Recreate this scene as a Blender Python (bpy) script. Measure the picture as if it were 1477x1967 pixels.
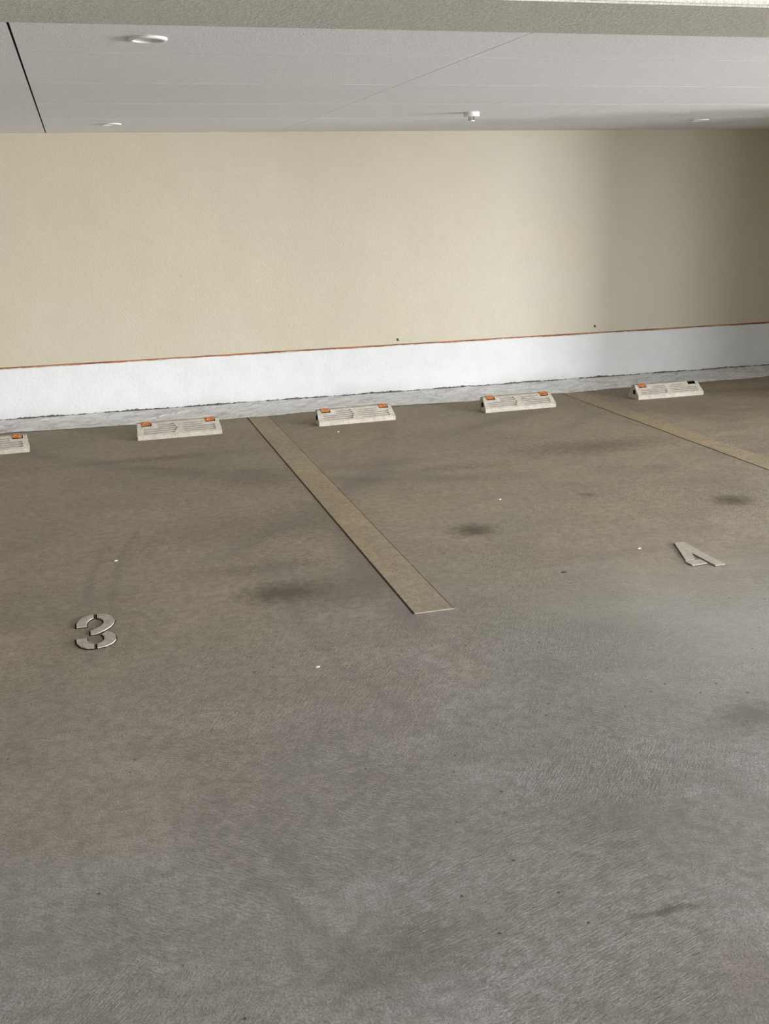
import bpy, bmesh, math, random
from mathutils import Vector, Matrix
random.seed(7)
for o in list(bpy.data.objects): bpy.data.objects.remove(o, do_unlink=True)
S = bpy.context.scene
COL = S.collection

# ------------------------------------------------------------------ camera
# eye height 1.5 m, looking into the bays at the back wall (y = 8.33)
cam_d = bpy.data.cameras.new('camera')
cam = bpy.data.objects.new('camera', cam_d); COL.objects.link(cam)
cam_d.sensor_fit = 'HORIZONTAL'; cam_d.sensor_width = 36.0; cam_d.lens = 49.158
cam_d.clip_start = 0.05; cam_d.clip_end = 400
R = Matrix(((0.96141411, 0.09859256, -0.2568315),
            (-0.27410506, 0.26376355, -0.92482172),
            (-0.02343775, 0.95953546, 0.28061072)))
cam.matrix_world = Matrix.Translation((0, 0, 1.5)) @ R.to_4x4()
S.camera = cam

# ------------------------------------------------------------------ sky, daylight, exposure
w = bpy.data.worlds.new('overcast_sky'); S.world = w; w.use_nodes = True
bg = w.node_tree.nodes['Background']
bg.inputs[0].default_value = (0.86, 0.93, 1.0, 1); bg.inputs[1].default_value = 0.6
sun_d = bpy.data.lights.new('sun', 'SUN'); sun_d.energy = 3.0; sun_d.angle = math.radians(3)
sun_d.color = (1.0, 0.95, 0.87)
sun = bpy.data.objects.new('sun', sun_d); COL.objects.link(sun)
sun.rotation_euler = (math.radians(35), 0, math.radians(20)); sun.location = (0, -12, 12)

def area(name, loc, target, sx, sy, power, color):
    d = bpy.data.lights.new(name, 'AREA'); d.shape = 'RECTANGLE'; d.size = sx; d.size_y = sy
    d.energy = power; d.color = color
    o = bpy.data.objects.new(name, d); COL.objects.link(o); o.location = loc
    o.rotation_euler = (Vector(target) - Vector(loc)).to_track_quat('-Z', 'Z').to_euler()
    return o
# daylight coming in by the vehicle entrance far off to the right
area('entrance_daylight', (10.9, -1.25, 1.5), (0.9, -1.25, 1.5), 6.2, 2.9, 2850, (0.975, 0.985, 1.0))
area('added_ceiling_bounce', (10.9, 2.75, 0.62), (0.0, 3.6, 2.6), 2.1, 1.1, 620, (0.98, 0.985, 1.0))  # added lamp that lifts the ceiling, standing in for ground bounce
area('front_opening_daylight', (8.9, -4.55, 1.5), (5.0, 8.0, 1.4), 2.6, 2.6, 300, (0.97, 0.985, 1.0))
# daylight coming in by the open front behind the camera
area('front_daylight', (1.0, -4.6, 1.5), (1.0, 4.0, 1.5), 11.0, 2.9, 50, (0.93, 0.97, 1.0))

S.view_settings.view_transform = 'Standard'; S.view_settings.look = 'None'
S.view_settings.exposure = 0.52; S.view_settings.gamma = 1.0
S.view_settings.use_curve_mapping = False

# ------------------------------------------------------------------ helpers
def new_mat(name, rough=0.8, spec=0.5):
    m = bpy.data.materials.new(name); m.use_nodes = True
    nt = m.node_tree; b = nt.nodes['Principled BSDF']
    b.inputs['Roughness'].default_value = rough
    b.inputs['Specular IOR Level'].default_value = spec
    return m, nt, b
class G:
    """small helper that writes node graphs"""
    def __init__(s, nt): s.nt = nt; s.n = nt.nodes; s.l = nt.links
    def link(s, a, b): s.l.new(a, b)
    def put(s, inp, v):
        if isinstance(v, bpy.types.NodeSocket): s.l.new(v, inp)
        else: inp.default_value = v
    def co(s): return s.n.new('ShaderNodeTexCoord').outputs['Object']
    def geo(s): return s.n.new('ShaderNodeNewGeometry').outputs['Position']
    def mapping(s, v, scale=(1, 1, 1), rot=0, loc=(0, 0, 0)):
        m = s.n.new('ShaderNodeMapping'); s.l.new(v, m.inputs[0]); m.inputs['Scale'].default_value = scale
        r = s.n.new('ShaderNodeVectorRotate'); r.rotation_type = 'Z_AXIS'; r.inputs['Angle'].default_value = rot
        s.l.new(v, r.inputs[0]); s.l.new(r.outputs[0], m.inputs[0]); m.inputs['Location'].default_value = loc
        return m.outputs[0]
    def noise(s, v, scale, detail=4, rough=0.55, dist=0.0):
        t = s.n.new('ShaderNodeTexNoise'); s.l.new(v, t.inputs['Vector']); t.inputs['Scale'].default_value = scale
        t.inputs['Detail'].default_value = detail; t.inputs['Roughness'].default_value = rough
        t.inputs['Distortion'].default_value = dist; return t.outputs['Fac']
    def math(s, op, a, b=0.0, c=None, clamp=False):
        m = s.n.new('ShaderNodeMath'); m.operation = op; m.use_clamp = clamp
        s.put(m.inputs[0], a); s.put(m.inputs[1], b)
        if c is not None: s.put(m.inputs[2], c)
        return m.outputs[0]
    def rng(s, v, a, b, c=0.0, d=1.0, smooth=True):
        m = s.n.new('ShaderNodeMapRange'); m.interpolation_type = 'SMOOTHSTEP' if smooth else 'LINEAR'
        s.put(m.inputs[0], v); m.inputs[1].default_value = a; m.inputs[2].default_value = b
        m.inputs[3].default_value = c; m.inputs[4].default_value = d; return m.outputs[0]
    def mix(s, f, a, b, blend='MIX'):
        m = s.n.new('ShaderNodeMix'); m.data_type = 'RGBA'; m.blend_type = blend; s.put(m.inputs[0], f)
        for i, v in ((6, a), (7, b)):
            if isinstance(v, tuple) and len(v) == 3: v = v + (1,)
            s.put(m.inputs[i], v)
        return m.outputs[2]
    def bump(s, h, strength, dist, prev=None):
        b = s.n.new('ShaderNodeBump'); s.l.new(h, b.inputs['Height']); b.inputs['Strength'].default_value = strength
        b.inputs['Distance'].default_value = dist
        if prev is not None: s.l.new(prev, b.inputs['Normal'])
        return b.outputs[0]
def simple(name, col, rough=0.7, spec=0.4, var=0.08, scale=12, bump=0.0, bscale=150):
    m, nt, b = new_mat(name, rough, spec); g = G(nt); v = g.geo()
    n = g.noise(v, scale, 5, 0.6)
    lo = tuple(c * (1 - var) for c in col); hi = tuple(min(1, c * (1 + var)) for c in col)
    g.link(g.mix(g.rng(n, 0.3, 0.7), lo, hi), b.inputs['Base Color'])
    if bump: g.link(g.bump(g.noise(v, bscale, 3), bump, 0.004), b.inputs['Normal'])
    return m

def mesh_from(name, verts, faces, mat, parent=None, smooth=False, loc=None):
    me = bpy.data.meshes.new(name); me.from_pydata(verts, [], faces); me.validate(); me.update()
    if mat: me.materials.append(mat)
    if smooth:
        for p in me.polygons: p.use_smooth = True
    o = bpy.data.objects.new(name, me); COL.objects.link(o)
    if parent: o.parent = parent
    if loc: o.location = loc
    return o
def bm_obj(name, bm, mat, parent=None, loc=None, smooth=False):
    bmesh.ops.recalc_face_normals(bm, faces=bm.faces)
    me = bpy.data.meshes.new(name); bm.to_mesh(me); bm.free()
    if mat: me.materials.append(mat)
    if smooth:
        for p in me.polygons: p.use_smooth = True
    o = bpy.data.objects.new(name, me); COL.objects.link(o)
    if parent: o.parent = parent
    if loc: o.location = loc
    return o
def add_box(bm, x0, x1, y0, y1, z0, z1, bevel=0.0):
    t = bmesh.new()
    vs = [t.verts.new(p) for p in ((x0,y0,z0),(x1,y0,z0),(x1,y1,z0),(x0,y1,z0),(x0,y0,z1),(x1,y0,z1),(x1,y1,z1),(x0,y1,z1))]
    for f in ((0,3,2,1),(4,5,6,7),(0,1,5,4),(1,2,6,5),(2,3,7,6),(3,0,4,7)): t.faces.new([vs[i] for i in f])
    if bevel: bmesh.ops.bevel(t, geom=t.edges[:], offset=bevel, segments=2, affect='EDGES')
    me = bpy.data.meshes.new('t'); t.to_mesh(me); t.free(); bm.from_mesh(me); bpy.data.meshes.remove(me)
def box(name, x0, x1, y0, y1, z0, z1, mat, parent=None, bevel=0.0):
    bm = bmesh.new(); add_box(bm, x0, x1, y0, y1, z0, z1, bevel); return bm_obj(name, bm, mat, parent)
def add_lathe(bm, prof, seg=32, cx=0, cy=0):
    rings = []
    for r, z in prof:
        rings.append([bm.verts.new((cx + r*math.cos(2*math.pi*k/seg), cy + r*math.sin(2*math.pi*k/seg), z)) for k in range(seg)] if r > 1e-6 else [bm.verts.new((cx, cy, z))])
    for a, b in zip(rings, rings[1:]):
        for k in range(seg):
            j = (k+1) % seg
            if len(a) == 1 and len(b) == 1: continue
            if len(a) == 1: bm.faces.new((a[0], b[k], b[j]))
            elif len(b) == 1: bm.faces.new((a[k], a[j], b[0]))
            else: bm.faces.new((a[k], a[j], b[j], b[k]))
def struct(o): o['kind'] = 'structure'; return o
def tag(o, label, cat, group=None):
    o['label'] = label; o['category'] = cat
    if group: o['group'] = group
    return o
def empty(name, loc=(0, 0, 0), rz=0.0):
    o = bpy.data.objects.new(name, None); COL.objects.link(o); o.location = loc; o.rotation_euler = (0, 0, rz)
    o.empty_display_size = 0.1; return o
def copy_tree(o, parent=None):
    c = o.copy(); COL.objects.link(c)
    if parent: c.parent = parent
    for ch in list(o.children): copy_tree(ch, c)
    return c

# ------------------------------------------------------------------ materials
def floor_material(name, tint=(1, 1, 1), strip=False):
    m, nt, b = new_mat(name, 0.62, 0.35); g = G(nt); v = g.geo()
    big = g.noise(v, 0.55, 5, 0.55, 0.6)
    med = g.noise(g.mapping(v, (1.0, 2.2, 1), 0.25), 2.1, 6, 0.6, 0.5)
    fine = g.noise(v, 26, 6, 0.7)
    grain = g.noise(v, 160, 3, 0.7)
    sep = g.n.new('ShaderNodeSeparateXYZ'); g.link(v, sep.inputs[0])
    # concrete turns from grey in the aisle to brown in the bays
    yy = g.math('ADD', sep.outputs[1], g.math('MULTIPLY', g.math('SUBTRACT', big, 0.5), 3.4))
    yy = g.math('SUBTRACT', yy, g.math('MULTIPLY', sep.outputs[0], 0.25))
    bay_tone = g.rng(yy, 1.6, 4.6)
    col = g.mix(bay_tone, (0.302, 0.297, 0.286), (0.450, 0.372, 0.262))
    # greenish and mauve casts of the cement
    col = g.mix(g.rng(g.noise(v, 0.9, 3, 0.5), 0.50, 0.72, 0, 0.35), col, (0.34, 0.345, 0.28))
    vm = g.mapping(v, (1, 1, 1), 1.0, (7.3, 2.2, 0))
    col = g.mix(g.rng(g.noise(vm, 1.1, 3, 0.5), 0.52, 0.74, 0, 0.35), col, (0.38, 0.325, 0.315))
    # cloudy wear
    col = g.mix(g.rng(med, 0.30, 0.72, 0.36, 0.0), col, (0.20, 0.165, 0.12))
    col = g.mix(g.rng(g.noise(g.mapping(v, (1, 1, 1), 0.3, (3, 1, 0)), 1.3, 6, 0.6), 0.52, 0.8, 0.0, 0.35), col, (0.47, 0.43, 0.36))
    col = g.mix(g.rng(fine, 0.38, 0.60, 0.30, 0.0), col, (0.09, 0.08, 0.06))
    col = g.mix(g.rng(grain, 0.36, 0.62, 0.40, 0.0), col, (0.07, 0.06, 0.05))
    # brushed streaks in three directions, patch by patch
    streaks = None
    for i, (a, lo, hi) in enumerate(((0.75, 0.50, 0.62), (-0.85, 0.54, 0.66), (1.3, 0.50, 0.62))):
        st = g.noise(g.mapping(v, (11.0, 1.6, 1), a, (i*3.1, i*5.7, 0)), 17, 4, 0.65, 0.3)
        pm = g.rng(g.noise(g.mapping(v, (1, 1, 1), 0, (i*11.3, i*4.1, 0)), 1.0, 2, 0.5), lo, hi)
        st = g.rng(st, 0.40, 0.66, 0.0, 0.36, False)
        if i == 0:
            dd = g.n.new('ShaderNodeVectorMath'); dd.operation = 'DISTANCE'; g.link(v, dd.inputs[0]); dd.inputs[1].default_value = (0.55, 3.1, 0)
            pm = g.math('MAXIMUM', pm, g.rng(g.math('ADD', dd.outputs['Value'], g.math('MULTIPLY', med, 0.9)), 0.7, 1.5, 0.9, 0.0))
        k = g.math('MULTIPLY', g.math('SUBTRACT', st, 0.17), pm)
        streaks = k if streaks is None else g.math('ADD', streaks, k)
    col = g.mix(g.rng(streaks, -0.15, 0.03, 0.34, 0.0), col, (0.08, 0.07, 0.055))
    mot = g.noise(v, 9, 5, 0.7)
    col = g.mix(g.rng(mot, 0.32, 0.6, 0.20, 0.0), col, (0.13, 0.115, 0.09))
    crs = g.noise(g.mapping(v, (1.0, 3.0, 1), 0.3), 38, 4, 0.7, 0.4)
    col = g.mix(g.rng(crs, 0.36, 0.58, 0.22, 0.0), col, (0.10, 0.09, 0.075))
    if not strip:
        # oil drips and stains, plus painted-in bright and dim patches of floor
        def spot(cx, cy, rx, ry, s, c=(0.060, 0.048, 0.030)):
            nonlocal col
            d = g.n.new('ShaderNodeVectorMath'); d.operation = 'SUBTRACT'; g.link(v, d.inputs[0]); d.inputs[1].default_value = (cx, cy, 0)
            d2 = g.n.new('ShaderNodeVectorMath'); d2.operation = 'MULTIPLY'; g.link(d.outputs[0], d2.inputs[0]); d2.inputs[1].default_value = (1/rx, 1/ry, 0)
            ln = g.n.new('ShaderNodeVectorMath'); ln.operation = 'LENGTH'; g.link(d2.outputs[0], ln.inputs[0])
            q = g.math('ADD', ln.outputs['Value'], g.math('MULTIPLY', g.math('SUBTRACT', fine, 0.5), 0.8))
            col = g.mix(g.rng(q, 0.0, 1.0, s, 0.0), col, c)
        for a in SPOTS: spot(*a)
        # tyre tracks: soft dark bands along arcs
        def ring(cx, cy, r, wd, s, phase):
            nonlocal col
            d = g.n.new('ShaderNodeVectorMath'); d.operation = 'DISTANCE'; g.link(v, d.inputs[0]); d.inputs[1].default_value = (cx, cy, 0)
            q = g.math('ABSOLUTE', g.math('SUBTRACT', g.math('ADD', d.outputs['Value'], g.math('MULTIPLY', med, 0.05)), r))
            msk = g.math('MULTIPLY', g.rng(q, 0.0, wd, s, 0.0), g.rng(g.noise(g.mapping(v, (1, 1, 1), 0, (phase, phase, 0)), 0.8, 3, 0.6), 0.42, 0.6))
            col = g.mix(msk, col, (0.14, 0.125, 0.11))
        for a in RINGS: ring(*a)
        # pock marks
        vo = g.n.new('ShaderNodeTexVoronoi'); vo.voronoi_dimensions = '2D'; vo.inputs['Scale'].default_value = 6.0; g.link(v, vo.inputs['Vector'])
        pk = g.math('MULTIPLY', g.rng(vo.outputs['Distance'], 0.016, 0.034, 1, 0), g.rng(g.noise(v, 1.7, 3), 0.52, 0.58))
        col = g.mix(g.math('MULTIPLY', pk, 0.85), col, (0.03, 0.026, 0.02))
    tn = g.mix(1.0, col, tuple(tint), 'MULTIPLY')
    g.link(tn, b.inputs['Base Color'])
    g.link(g.rng(med, 0.3, 0.7, 0.52, 0.72), b.inputs['Roughness'])
    n1 = g.bump(streaks, 0.45, 0.006)
    n2 = g.bump(grain, 0.6, 0.003, n1)
    g.link(n2, b.inputs['Normal'])
    return m
SPOTS = [(0.66, 3.97, 0.26, 0.18, 0.75), (0.85, 3.93, 0.42, 0.30, 0.42), (0.55, 4.9, 0.6, 0.4, 0.25), (1.69, 4.50, 0.17, 0.16, 0.85), (3.12, 4.52, 0.18, 0.16, 0.85),
         (2.48, 4.88, 0.07, 0.06, 0.6), (0.85, 5.9, 0.4, 0.45, 0.40), (1.05, 4.9, 0.35, 0.5, 0.3), (3.0, 5.9, 0.8, 0.28, 0.45), (0.3, 6.6, 0.9, 0.12, 0.35),
         (1.2, 2.1, 0.35, 0.5, 0.25), (0.5, 1.75, 0.3, 0.22, 0.35), (1.10, 1.73, 0.14, 0.02, 0.7), (1.75, 3.2, 0.35, 0.25, 0.25), (1.83, 2.45, 0.22, 0.12, 0.4),
         (2.2, 3.2, 1.0, 0.9, 0.22, (0.56, 0.545, 0.49)), (1.1, 1.3, 0.6, 0.7, 0.30), (0.0, 7.3, 6.0, 0.9, 0.22, (0.19, 0.145, 0.09)), (0.62, 4.3, 0.5, 0.12, 0.3), (2.0, 5.7, 0.6, 0.15, 0.3)]  # paints in a bright pool and a dimmed near corner; browner towards the wall
RINGS = [(4.5, 3.9, 3.485, 0.14, 0.6, 2.0), (4.5, 3.9, 4.53, 0.035, 0.35, 5.0), (4.5, 3.9, 4.63, 0.035, 0.35, 5.0), (4.5, 3.9, 3.85, 0.05, 0.3, 9.0),
         (3.0, 9.5, 4.2, 0.15, 0.5, 1.0), (-2.5, 8.0, 4.6, 0.13, 0.45, 4.0), (1.6, 8.3, 2.4, 0.12, 0.35, 3.0)]
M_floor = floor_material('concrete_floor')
M_strip = floor_material('strip_concrete', (1.18, 1.12, 1.0), True)

# wall paint: beige, fine sprayed stipple, slightly glossy
m, nt, b = new_mat('beige_stipple_paint', 0.34, 0.55); M_wall = m; g = G(nt); v = g.geo()
c = g.mix(g.rng(g.noise(v, 0.7, 4), 0.35, 0.65), (0.545, 0.490, 0.365), (0.540, 0.495, 0.385))
c = g.mix(g.rng(g.noise(v, 7, 5, 0.65), 0.3, 0.7, 0.06, 0), c, (0.36, 0.31, 0.22))
g.link(c, b.inputs['Base Color'])
n = g.bump(g.noise(v, 95, 5, 0.65), 0.6, 0.005); n = g.bump(g.noise(v, 2.5, 3, 0.5), 0.35, 0.03, n); g.link(n, b.inputs['Normal'])
M_white = simple('fresh_white_coating', (0.70, 0.71, 0.71), 0.6, 0.4, 0.03, 6, 0.6, 40)
M_bare = simple('bare_mortar', (0.16, 0.145, 0.12), 0.9, 0.2, 0.3, 30, 0.5, 90)
m, nt, b = new_mat('ceiling_board_paint', 0.85, 0.2); M_ceil = m; g = G(nt); v = g.geo()
c = g.mix(g.rng(g.noise(v, 110, 3, 0.7), 0.35, 0.65), (0.78, 0.785, 0.81), (0.90, 0.90, 0.92))
c = g.mix(g.rng(g.noise(v, 0.8, 3, 0.5), 0.4, 0.7, 0, 0.15), c, (0.78, 0.77, 0.74))
g.link(c, b.inputs['Base Color']); g.link(g.bump(g.noise(v, 120, 4, 0.7), 0.7, 0.004), b.inputs['Normal'])
M_filler = simple('joint_filler', (0.74, 0.74, 0.75), 0.8, 0.2, 0.03)
M_dark = simple('dark_void', (0.02, 0.02, 0.02), 0.95, 0.1)
m, nt, b = new_mat('beam_stipple_paint', 0.85, 0.2); M_beam = m; g = G(nt); v = g.geo()
c = g.mix(g.rng(g.noise(v, 130, 3, 0.7), 0.35, 0.65), (0.50, 0.485, 0.43), (0.62, 0.60, 0.535))
g.link(c, b.inputs['Base Color']); g.link(g.bump(g.noise(v, 130, 4, 0.7), 0.7, 0.004), b.inputs['Normal'])
m, nt, b = new_mat('orange_masking_tape', 0.55, 0.3); M_tape = m; g = G(nt); v = g.geo()
c = g.mix(g.rng(g.noise(g.mapping(v, (1, 1, 8)), 3.0, 5, 0.6), 0.40, 0.62), (0.40, 0.145, 0.075), (0.20, 0.075, 0.04))
g.link(c, b.inputs['Base Color'])
# masking film: thin milky polythene
m, nt, b = new_mat('milky_polythene', 0.35, 0.5); M_film = m; g = G(nt); v = g.geo()
fo = None
for a_, sc_ in ((0.55, 2.6), (-0.7, 2.2), (0.25, 3.4)):
    nn = g.noise(g.mapping(v, (2.6, 0.8, 1), a_+1.57, (sc_, a_, 0)), sc_*0.75, 2, 0.5, 0.6)
    ln = g.rng(g.math('ABSOLUTE', g.math('SUBTRACT', nn, 0.5)), 0.0, 0.018, 1.0, 0.0)
    fo = ln if fo is None else g.math('MAXIMUM', fo, ln)
g.link(g.mix(g.math('MULTIPLY', fo, 0.7), (0.88, 0.87, 0.855), (0.50, 0.48, 0.46)), b.inputs['Base Color'])
cr = g.noise(g.mapping(v, (3.0, 0.9, 1), 0.9), 5, 4, 0.6, 1.2)
g.link(g.bump(cr, 0.6, 0.02), b.inputs['Normal'])
g.link(g.rng(cr, 0.35, 0.6, 0.80, 0.95), b.inputs['Alpha'])
M_groove = simple('shaded_groove', (0.17, 0.15, 0.125), 0.95, 0.1, 0.2, 40)  # recess shade painted into the groove floors
m, nt, b = new_mat('wheel_stop_resin_concrete', 0.75, 0.3); M_stop = m; g = G(nt); v = g.geo()
c = g.mix(g.rng(g.noise(v, 30, 5, 0.65), 0.35, 0.7), (0.50, 0.46, 0.395), (0.38, 0.35, 0.30))
ao = g.n.new('ShaderNodeTexVoronoi'); ao.inputs['Scale'].default_value = 55; g.link(v, ao.inputs['Vector'])
c = g.mix(g.math('MULTIPLY', g.rng(ao.outputs['Distance'], 0.10, 0.22, 1, 0), g.rng(g.noise(v, 12, 3), 0.55, 0.62)), c, (0.14, 0.11, 0.09))
g.link(c, b.inputs['Base Color']); g.link(g.bump(g.noise(v, 200, 3), 0.3, 0.003), b.inputs['Normal'])
m, nt, b = new_mat('orange_reflector_plastic', 0.25, 0.6); M_refl = m; g = G(nt); v = g.geo()
c = g.mix(g.rng(g.noise(v, 60, 3), 0.45, 0.62), (0.40, 0.115, 0.03), (0.52, 0.24, 0.08)); g.link(c, b.inputs['Base Color'])
M_num = simple('number_plate_resin', (0.40, 0.36, 0.305), 0.75, 0.3, 0.14, 60, 0.5, 220)
M_grime_shade = simple('grime_and_shade', (0.022, 0.016, 0.011), 0.95, 0.1)  # near-black for grime and for shade painted into recesses
M_plastic = simple('white_plastic', (0.80, 0.79, 0.76), 0.45, 0.5, 0.02)
M_metal = simple('dull_steel', (0.12, 0.11, 0.10), 0.5, 0.5, 0.1)
M_glass = simple('frosted_lamp_glass', (0.60, 0.60, 0.585), 0.3, 0.5, 0.02)
M_ground = simple('sunlit_asphalt', (0.30, 0.295, 0.285), 0.9, 0.2, 0.15, 3)
M_chip = simple('pale_mortar_crumb', (0.75, 0.72, 0.66), 0.8, 0.3, 0.1, 60)
M_chipd = simple('dark_leaf_crumb', (0.05, 0.04, 0.03), 0.8, 0.3, 0.1, 60)

# ------------------------------------------------------------------ structure
XL, XR, YF, YB, ZC = -5.0, 11.0, -4.5, 8.332, 2.05
# floor with real grooves cut along the divider strips
SW = [(1.100, 1.258), (3.664, 3.824)]
Y0, Y1 = 3.572, 7.98
GL, GR = 0.007, 0.003
def build_floor():
    xs = [XL]
    for a, b_ in SW: xs += [a-GL, a, b_, b_+GR]
    xs.append(XR); ys = [YF, Y0, Y1, YB + 0.2]
    verts, faces = [], []
    def quad(a, b_, c_, d): i = len(verts); verts.extend([a, b_, c_, d]); faces.append((i, i+1, i+2, i+3))
    dp = -0.015
    for i in range(len(xs)-1):
        for j in range(len(ys)-1):
            x0, x1, y0, y1 = xs[i], xs[i+1], ys[j], ys[j+1]
            k = (i-1) % 4
            if j == 1 and i >= 1 and i < len(xs)-2 and k in (0, 1, 2):
                quad((x0,y0,dp),(x1,y0,dp),(x1,y1,dp),(x0,y1,dp))
                if k == 0: quad((x0,y0,0),(x0,y0,dp),(x0,y1,dp),(x0,y1,0))
                if k == 2: quad((x1,y0,dp),(x1,y0,0),(x1,y1,0),(x1,y1,dp))
                quad((x0,y0,0),(x1,y0,0),(x1,y0,dp),(x0,y0,dp)); quad((x0,y1,dp),(x1,y1,dp),(x1,y1,0),(x0,y1,0))
            else: quad((x0,y0,0),(x1,y0,0),(x1,y1,0),(x0,y1,0))
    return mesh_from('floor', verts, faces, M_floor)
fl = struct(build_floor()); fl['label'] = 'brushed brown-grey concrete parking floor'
struct(box('wall_back', XL-0.2, XR+0.2, YB, YB+0.2, -0.02, 2.35, M_wall))['label'] = 'beige stippled back wall'
struct(box('wall_left', XL-0.2, XL, YF, YB, -0.02, 3.2, M_wall))
wr = struct(box('wall_right', XR, XR+0.2, 3.85, YB, -0.02, 2.35, M_wall))
struct(box('wall_right', XR, XR+0.2, YF, -4.35, -0.02, 3.2, M_wall))
struct(box('outside_ground', -30, 60, -45, YF, -0.12, -0.02, M_ground))
struct(box('outside_ground', XR, 60, YF, 30, -0.12, -0.02, M_ground))
# unseen wing wall right of frame, placed and sized to shade the wall
shade_wing = box('wall_right', 6.08, 6.33, 5.45, YB, 0.0, ZC, M_wall, None, 0.01); struct(shade_wing)
shade_wing['label'] = 'unseen beige wing wall added to shade the back wall'

# ceiling: slab with separate boards under it
ce = struct(box('ceiling', XL-0.2, XR+0.2, 1.95, YB+0.2, ZC+0.012, 2.35, M_dark)); ce['label'] = 'pale grey painted board ceiling'
jx = [-0.134 + 1.695*k for k in range(-3, 10)]
jy = [8.332 - 1.03*k for k in range(0, 13)]
jy = [8.332, 7.09, 6.13, 5.17, 4.21, 3.25, 2.29]
pm = {}
for i, x0 in enumerate(jx[:-1]):
    x1 = jx[i+1]
    ga = 0.0045 if i == 3 else 0.0022; gb = 0.0045 if i == 2 else 0.0022
    for y1, y0 in zip(jy, jy[1:]):
        key = (i in (2, 3) and i, round(y1-y0, 3))
        if key not in pm:
            bm = bmesh.new(); add_box(bm, ga, x1-x0-gb, 0.0002, y1-y0-0.0002, 0, 0.011); 
            o = bm_obj('ceiling_panel', bm, M_ceil, ce, (x0, y0, ZC)); pm[key] = o
        else:
            o = pm[key].copy(); COL.objects.link(o); o.location = (x0, y0, ZC)
for y in jy[1:6]:
    o = box('joint_filler', jx[3]+0.006, jx[9], y-0.0022, y+0.0022, ZC-0.0004, ZC+0.002, M_filler, ce)
# beam across the bays
bmn = struct(box('trim_1', XL, XR, 1.935, 2.291, 1.85, 3.0, M_beam, None, 0.004)); bmn['label'] = 'taupe stippled beam hanging below the ceiling'

# higher ceiling over the driving lane, on the camera's side of the beam
struct(box('ceiling', XL-0.2, XR+0.2, YF, 1.935, 3.0, 3.2, M_ceil))['label'] = 'pale grey ceiling over the driving lane'
# baseboard: fresh white band with ragged lower edge, over a bare mortar line
def ragged(name, x0, x1, n, ftop, fbot, y, th, mat, parent=None):
    verts, faces = [], []
    for i in range(n+1):
        x = x0 + (x1-x0)*i/n
        a, b_ = fbot(x), ftop(x)
        verts += [(x, y-th, a), (x, y-th, b_), (x, y, b_), (x, y, a)]
    for i in range(n):
        p, q = 4*i, 4*i+4
        for j in range(4):
            k = (j+1) % 4; faces.append((p+j, q+j, q+k, p+k))
    faces.append((0, 1, 2, 3)); e = 4*n; faces.append((e+3, e+2, e+1, e))
    return mesh_from(name, verts, faces, mat, parent)
def wob(x, s=1.0):
    return s*(0.5*math.sin(x*7.3+1)+0.3*math.sin(x*23.1)+0.25*math.sin(x*61+2)+0.3*math.sin(x*131)*math.sin(x*9))
struct(ragged('baseboard_back', -3.5, 8.5, 1600, lambda x: 0.384 + 0.0035*wob(x) + 0.001*random.uniform(-1, 1),
    lambda x: 0.012 + 0.006*wob(x*1.3+4) + 0.003*random.uniform(-1, 1), YB, 0.007, M_white))['label'] = 'white freshly coated band along the foot of the back wall'
struct(ragged('trim_2', -3.5, 8.5, 60, lambda x: 0.03, lambda x: 0.0, YB, 0.003, M_bare))['label'] = 'thin dark bare mortar line below the white band'
tape = ragged('masking_tape', -3.2, 8.0, 900, lambda x: 0.399 + 0.0012*wob(x*0.4+2), lambda x: 0.388 + 0.0045*wob(x*0.9+9), YB, 0.0025, M_tape)
tag(tape, 'thin orange masking tape along the top of the white band', 'tape')

# masking film on the floor along the wall
EDGE = [(-3.2, 7.80), (-0.657, 7.82), (0.06, 7.775), (0.5, 7.75), (0.92, 7.705), (1.37, 7.715), (1.5, 7.74), (2.22, 7.745), (2.84, 7.68), (3.2, 7.70), (3.58, 7.735), (3.75, 7.72), (4.25, 7.77), (4.9, 7.75), (5.62, 7.775), (6.6, 7.76)]
def ev(x):
    for (a, ya), (b_, yb) in zip(EDGE, EDGE[1:]):
        if a <= x <= b_:
            t = (x-a)/(b_-a); return ya+(yb-ya)*t + 0.008*wob(x*1.7)
    return EDGE[-1][1]
creases = []
for k in range(150):
    cx = random.uniform(-1.2, 6.3); ang = random.choice((-1, 1))*random.uniform(0.15, 0.8); L = random.uniform(0.15, 0.6)
    creases.append((cx, random.uniform(7.75, 8.3), math.cos(ang), math.sin(ang), L, random.uniform(0.004, 0.011), random.uniform(0.006, 0.014)))
def fz(x, y):
    z = 0.004
    for cx, cy, c_, s_, L, h, wd in creases:
        dx, dy = x-cx, y-cy
        if abs(dx) > L: continue
        u = dx*c_+dy*s_; q = abs(-dx*s_+dy*c_)
        if abs(u) < L and q < wd*2: z += h*math.exp(-(q/wd)**2*2)*(1-(u/L)**2)
    return z
NX, NY = 620, 26; verts = []; faces = []
for i in range(NX+1):
    x = -3.0 + 9.4*i/NX; y0 = ev(x)
    for j in range(NY+1):
        t = j/NY; y = y0 + (YB-0.012-y0)*t
        verts.append((x, y, (0.0012 if j == 0 else 0) + fz(x, y)*(0.35+0.65*min(1, j/2))))
for i in range(NX):
    for j in range(NY):
        a = i*(NY+1)+j; faces.append((a, a+NY+1, a+NY+2, a+1))
film = mesh_from('masking_film', verts, faces, M_film, None, True)
tag(film, 'crumpled milky plastic masking film lying on the floor along the wall', 'plastic sheet')

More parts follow.
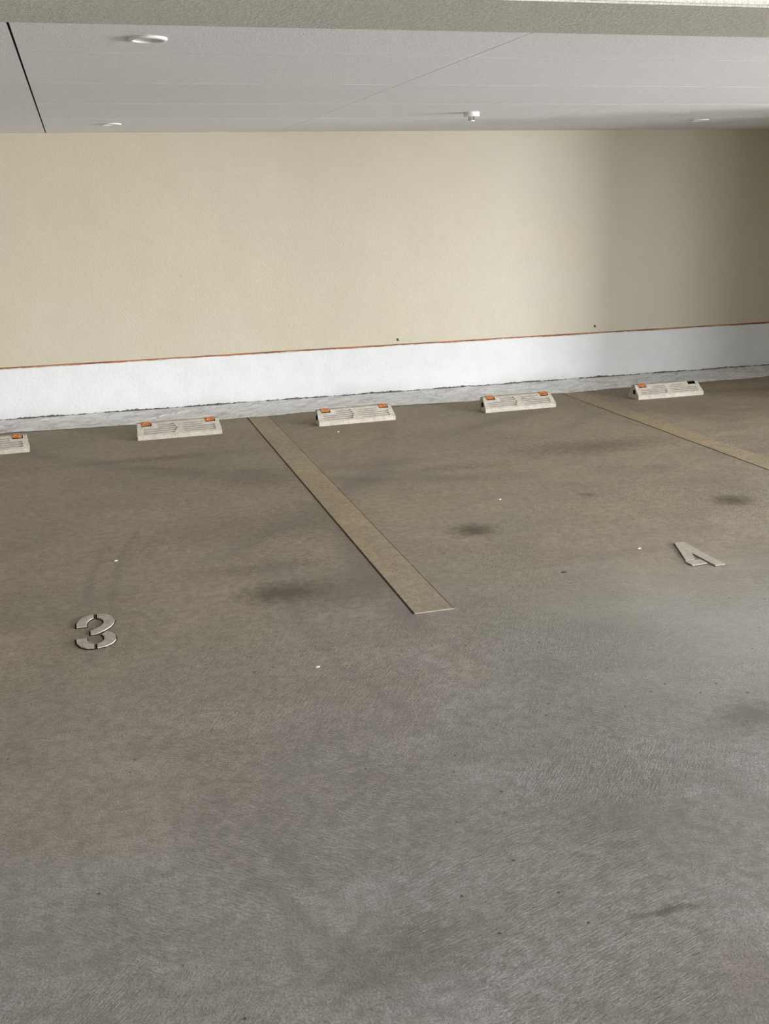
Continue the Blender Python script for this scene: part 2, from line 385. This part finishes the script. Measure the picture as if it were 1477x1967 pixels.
# ------------------------------------------------------------------ divider strips
def strip(x0, x1, label):
    bm = bmesh.new(); add_box(bm, x0+0.0015, x1-0.0008, Y0+0.001, Y1-0.002, -0.0148, 0.0022)
    bmesh.ops.bevel(bm, geom=[e for e in bm.edges], offset=0.0012, segments=1, affect='EDGES')
    o = bm_obj('stall_line', bm, M_strip); tag(o, label, 'parking line', 'raised divider strips between the parking bays')
    e = box('end_joint', x0+0.002, x1+0.004, Y0-0.003, Y0+0.002, -0.004, 0.0028, M_num, o)
    return o
strip(*SW[0], 'pale brown divider strip on the floor between the painted 3 and the 4')
strip(*SW[1], 'pale brown divider strip running out of the right edge beyond the 4')

# ------------------------------------------------------------------ wheel stops
def make_stop():
    root = empty('wheel_stop')
    W = 0.575; hw = W/2
    # slope panel as a height field with real grooves
    grooves_v = [0.16, 0.33, 0.50, 0.67, 0.84]
    A, B = Vector((0, 0.006, 0.032)), Vector((0, 0.088, 0.098)); nrm = Vector((0, -(B.z-A.z), (B.y-A.y))).normalized()
    vb = [0.0]
    for gv in grooves_v: vb += [gv-0.062, gv-0.05, gv+0.05, gv+0.062]
    vb.append(1.0)
    xb = sorted(set([-1, 1] + [s*q for s in (-1, 1) for q in (0.045, 0.06, 0.075, 0.09, 0.105, 0.12, 0.86, 0.875, 0.89, 0.905, 0.60, 0.62)] + [-0.5, -0.3, 0, 0.3, 0.5]))
    def depth(x, vv):
        ax = abs(x)
        for k, gv in enumerate(grooves_v):
            if abs(vv-gv) <= 0.0501:
                inner = 0.05 + 0.014*abs(k-2)*2
                outer = 0.875 if k < 3 else 0.60
                if inner < ax < outer: return -0.010
        return 0.0
    bm = bmesh.new(); grid = []
    for vv in vb:
        P = A.lerp(B, vv); sc = 1 - 0.035*vv; row = []
        for x in xb:
            row.append(bm.verts.new(Vector((x*hw*sc, P.y, P.z)) + nrm*depth(x, vv)))
        grid.append(row)
    for a, b_ in zip(grid, grid[1:]):
        for i in range(len(xb)-1):
            f = bm.faces.new((a[i], a[i+1], b_[i+1], b_[i]))
            k0, k1 = grid.index(a), grid.index(b_)
            if depth(xb[i], vb[k0]) < 0 and depth(xb[i+1], vb[k1]) < 0: f.material_index = 1
    n = len(xb)
    def row(y, z, sc): return [bm.verts.new((x*hw*sc, y, z)) for x in xb]
    prof = [row(0.0, 0.0, 1.0), row(0.001, 0.028, 1.0)]
    top = [row(0.094, 0.100, 0.96), row(0.126, 0.100, 0.96), row(0.133, 0.094, 0.962), row(0.160, 0.0, 1.0)]
    allr = prof + grid + top
    for a, b_ in list(zip(prof, prof[1:])) + [(prof[-1], grid[0]), (grid[-1], top[0])] + list(zip(top, top[1:])):
        for i in range(n-1): bm.faces.new((a[i], a[i+1], b_[i+1], b_[i]))
    bm.faces.new([r for r in allr[0]] + [r for r in reversed(allr[-1])])
    # ends, with a lifting hole
    for side in (0, n-1):
        sg = -1 if side == 0 else 1
        loop = [r[side] for r in allr]
        f = bm.faces.new(loop)
        # hole
        c0 = Vector((sg*hw*0.985, 0.075, 0.050))
        ins = bmesh.ops.inset_region(bm, faces=[f], thickness=0.030, depth=0.0)
        for v_ in f.verts:
            v_.co.y = c0.y + (v_.co.y-c0.y)*0.62
        ex = bmesh.ops.extrude_face_region(bm, geom=[f])
        vs = [e for e in ex['geom'] if isinstance(e, bmesh.types.BMVert)]
        bmesh.ops.translate(bm, verts=vs, vec=(-sg*0.004, 0, 0)); bmesh.ops.delete(bm, geom=[f], context='FACES_ONLY')
    body = bm_obj('body', bm, M_stop, root); body.data.materials.append(M_groove)
    for sg in (-1, 1):      # dark plates paint in the shade of the end hollows
        bm = bmesh.new(); sc = 0.985
        q = [bm.verts.new((sg*(hw*0.982+0.0012), y, z)) for y, z in ((0.060, 0.032), (0.096, 0.032), (0.094, 0.066), (0.066, 0.066))]
        f = bm.faces.new(q); bmesh.ops.solidify(bm, geom=[f], thickness=0.002)
        bm_obj('end_hollow', bm, M_grime_shade, root)
    ang = math.atan2(B.z-A.z, B.y-A.y)
    def refl(sx, mat=M_refl, nm='reflector', th=0.004):
        bm = bmesh.new()
        P0 = A.lerp(B, 0.80); P1 = Vector((0, 0.099, 0.1045))
        cx = sx*hw*0.76; h = 0.030
        lo = -nrm*0.004
        pr = [P0+lo, P0+nrm*th, A.lerp(B, 0.98)+nrm*th, P1+Vector((0, 0, th-0.003)), P1+Vector((0, 0.018, th-0.003)), P1+Vector((0, 0.018, -0.008))]
        L_ = [bm.verts.new((cx-h + (0.0), p.y, p.z)) for p in pr]; R_ = [bm.verts.new((cx+h, p.y, p.z)) for p in pr]
        bm.faces.new(L_); bm.faces.new(list(reversed(R_)))
        for i in range(len(pr)):
            j = (i+1) % len(pr); bm.faces.new((L_[i], R_[i], R_[j], L_[j]))
        return bm_obj(nm, bm, mat, root)
    def slot(sx):
        bm = bmesh.new(); cx = sx*hw*0.76
        P0 = A.lerp(B, 0.74) + nrm*0.0008; P1 = A.lerp(B, 1.0) + nrm*0.0008
        q = [bm.verts.new(p) for p in ((cx-0.031, P0.y, P0.z), (cx+0.036, P0.y, P0.z), (cx+0.036, P1.y, P1.z), (cx-0.031, P1.y, P1.z))]
        f = bm.faces.new(q); bmesh.ops.solidify(bm, geom=[f], thickness=0.003)
        return bm_obj('reflector_socket', bm, M_grime_shade, root)  # flat dark plate paints in the shade of the reflector recess
    for sx in (-1, 1): slot(sx); refl(sx)
    return root
stop0 = make_stop()
stops = [(-0.716, 7.10, 2.0, 'pale ribbed wheel stop cut off by the left edge of the photo'),
         (0.557, 7.195, 1.5, 'pale ribbed wheel stop behind the 3, first one fully in view from the left'),
         (1.818, 7.20, 3.0, 'pale ribbed wheel stop just right of the nearer divider strip'),
         (3.085, 7.205, 1.5, 'pale ribbed wheel stop just left of the farther divider strip'),
         (4.365, 7.235, 0.8, 'pale ribbed wheel stop farthest right, its right reflector missing')]
for i, (x, y, rz, lab) in enumerate(stops):
    o = stop0 if i == 0 else copy_tree(stop0)
    o.location = (x, y, 0.0); o.rotation_euler = (0, 0, math.radians(rz))
    tag(o, lab, 'wheel stop', 'wheel stops in a row before the back wall')
    if i == 4:
        r_ = [c_ for c_ in o.children if c_.name.startswith('reflector') and 'socket' not in c_.name]
        bpy.data.objects.remove(r_[1], do_unlink=True)

# ------------------------------------------------------------------ stencil numerals
N3 = [[(-0.142,3.849),(-0.143,3.889),(-0.134,3.922),(-0.114,3.950),(-0.090,3.966),(-0.078,3.968),(-0.078,3.930),(-0.089,3.920),(-0.099,3.903),(-0.104,3.879),(-0.104,3.849)],
      [(-0.066,3.968),(-0.049,3.964),(-0.025,3.948),(-0.008,3.920),(-0.001,3.885),(-0.005,3.852),(-0.016,3.823),(-0.034,3.797),(-0.053,3.776),(-0.069,3.763),(-0.092,3.763),(-0.092,3.799),(-0.075,3.812),(-0.056,3.835),(-0.044,3.862),(-0.042,3.888),(-0.050,3.910),(-0.066,3.927)],
      [(-0.052,3.752),(-0.034,3.777),(-0.016,3.759),(-0.003,3.722),(-0.003,3.685),(-0.015,3.655),(-0.040,3.634),(-0.070,3.628),(-0.070,3.666),(-0.056,3.674),(-0.045,3.699),(-0.044,3.729)],
      [(-0.143,3.732),(-0.105,3.732),(-0.104,3.704),(-0.095,3.680),(-0.081,3.667),(-0.081,3.628),(-0.106,3.634),(-0.128,3.656),(-0.142,3.695)]]
N4 = [[(2.463,3.992),(2.510,3.992),(2.512,3.664),(2.463,3.664),(2.460,3.838),(2.428,3.764),(2.381,3.761)],
      [(2.370,3.748),(2.449,3.755),(2.449,3.699),(2.376,3.699)]]
def plate(name, poly, z0, z1, mat, parent, bev):
    bm = bmesh.new(); vs = [bm.verts.new((x, y, z0)) for x, y in poly]; f = bm.faces.new(vs)
    if f.normal.z < 0: f.normal_flip()
    ex = bmesh.ops.extrude_face_region(bm, geom=[f])
    bmesh.ops.translate(bm, verts=[e for e in ex['geom'] if isinstance(e, bmesh.types.BMVert)], vec=(0, 0, z1-z0))
    if bev:
        bmesh.ops.bevel(bm, geom=[e for e in bm.edges if all(abs(v_.co.z-z1) < 1e-6 for v_ in e.verts)], offset=bev, segments=2, affect='EDGES')
    return bm_obj(name, bm, mat, parent)
def offset(poly, d, dx, dy):
    n = len(poly); ar = sum(poly[i][0]*poly[(i+1) % n][1]-poly[(i+1) % n][0]*poly[i][1] for i in range(n))
    s = 1 if ar > 0 else -1; out = []
    for i in range(n):
        a, b_, c_ = Vector(poly[i-1]), Vector(poly[i]), Vector(poly[(i+1) % n])
        e1 = (b_-a).normalized(); e2 = (c_-b_).normalized()
        n1 = Vector((e1.y, -e1.x))*s; n2 = Vector((e2.y, -e2.x))*s; t = (n1+n2)
        t = t.normalized()/max(0.6, (t.length/2)); out.append((b_.x+t.x*d+dx, b_.y+t.y*d+dy))
    return out
def numeral(polys, cx, cy, label, d=0.0045):
    root = empty('painted_numeral', (cx, cy, 0))
    for p in polys:
        q = [(x-cx, y-cy) for x, y in p]
        pl = plate('stroke', q, 0.0, 0.0052, M_num, root, 0.0012)
        plate('grime_shade_edge', offset(q, d, -0.0014, -0.001), 0.0002, 0.0010, M_grime_shade, pl, 0)  # dark rim: grime plus painted shadow gap, shifted to the left
    tag(root, label, 'number'); return root
numeral(N3, -0.073, 3.80, 'raised pale stencil numeral 3 on the floor of the left bay')
numeral(N4, 2.445, 3.83, 'raised pale stencil numeral 4 on the floor of the right bay', 0.0022)

# ------------------------------------------------------------------ ceiling fittings
def downlight():
    root = empty('ceiling_downlight')
    bm = bmesh.new(); add_lathe(bm, [(0.047, 0.0), (0.064, 0.0), (0.0645, -0.004), (0.060, -0.0085), (0.052, -0.0095), (0.047, -0.006), (0.047, 0.0)], 48)
    bm_obj('trim_ring', bm, M_plastic, root, smooth=True)
    bm = bmesh.new(); add_lathe(bm, [(0.0475, -0.0055), (0.044, -0.0015), (0.030, -0.0008), (0.0, -0.0006)], 48)
    bm_obj('lamp_glass', bm, M_glass, root, smooth=True)
    return root
d0 = downlight(); d0.location = (0.295, 3.855, ZC)
tag(d0, 'round white downlight near the beam, upper left', 'ceiling light', 'downlights in the ceiling')
for x, y, lab in ((0.295, 7.49, 'round white downlight by the back wall, upper left'), (4.52, 7.30, 'round white downlight by the back wall, upper right')):
    o = copy_tree(d0); o.location = (x, y, ZC); tag(o, lab, 'ceiling light', 'downlights in the ceiling')
det = empty('heat_detector', (2.485, 6.66, ZC))
bm = bmesh.new(); add_lathe(bm, [(0.0, 0.0), (0.050, 0.0), (0.051, -0.016), (0.048, -0.026), (0.030, -0.029), (0.0, -0.029)], 40)
bm_obj('housing', bm, M_plastic, det, smooth=False)
bm = bmesh.new()
for k in range(5):
    a = 2*math.pi*k/5+0.3; x, y = 0.017*math.cos(a), 0.017*math.sin(a)
    add_box(bm, x-0.0025, x+0.0025, y-0.0025, y+0.0025, -0.052, -0.028)
bm_obj('sensor_cage', bm, M_metal, det)
bm = bmesh.new(); add_lathe(bm, [(0.0, -0.050), (0.021, -0.050), (0.021, -0.054), (0.0, -0.055)], 24); bm_obj('sensor_cap', bm, M_plastic, det)
tag(det, 'white round heat detector with a short cage hanging from the ceiling', 'detector')

# ------------------------------------------------------------------ small things
def hook(x, z, lab):
    root = empty('wall_anchor', (x, YB, z))
    bm = bmesh.new(); add_lathe(bm, [(0.0, 0.010), (0.005, 0.009), (0.009, 0.004), (0.010, 0.0), (0.0, 0.0)], 14)
    bm.transform(Matrix.Rotation(math.radians(90), 4, 'X')); bm_obj('screw_head', bm, M_metal, root)
    bm = bmesh.new(); add_box(bm, -0.004, 0.012, -0.004, 0.0, -0.013, -0.004); bm_obj('washer_tab', bm, M_metal, root)
    tag(root, lab, 'screw', 'small screws left in the wall above the tape')
hook(2.462, 0.436, 'tiny dark screw in the wall above the tape, middle of the lit part')
hook(4.242, 0.453, 'tiny dark screw in the wall above the tape, near the shaded right part')
def crumb(x, y, sx, sy, sz, mat, lab, rz):
    bm = bmesh.new(); bmesh.ops.create_icosphere(bm, subdivisions=2, radius=1)
    for v_ in bm.verts:
        k = 1+random.uniform(-0.22, 0.22); v_.co = Vector((v_.co.x*sx*k, v_.co.y*sy*k, max(-0.6, v_.co.z*k)*sz + 0.6*sz))
    o = bm_obj('debris_crumb', bm, mat); o.location = (x, y, 0); o.rotation_euler = (0, 0, rz)
    tag(o, lab, 'debris', 'crumbs lying on the floor')
for a in [(0.03, 4.612, .009, .005, .003, M_chip, 'pale crumb on the floor above the numeral 3', .4),
          (0.645, 3.217, .008, .004, .003, M_chip, 'white crumb on the aisle floor below the end of the nearer strip', .1),
          (2.005, 4.951, .008, .004, .003, M_chip, 'pale crumb on the floor beyond the oil spot of the right bay', .2),
          (1.613, 6.949, .007, .006, .004, M_chip, 'pale crumb on the floor just before the middle wheel stop', .2),
          (1.832, 3.806, .012, .004, .003, M_chipd, 'dark crumb on the floor right of the nearer strip end', -.2),
          (2.28, 3.98, .010, .004, .003, M_chip, 'thin pale crumb on the floor just left of the numeral 4', .1)]:
    crumb(*a)
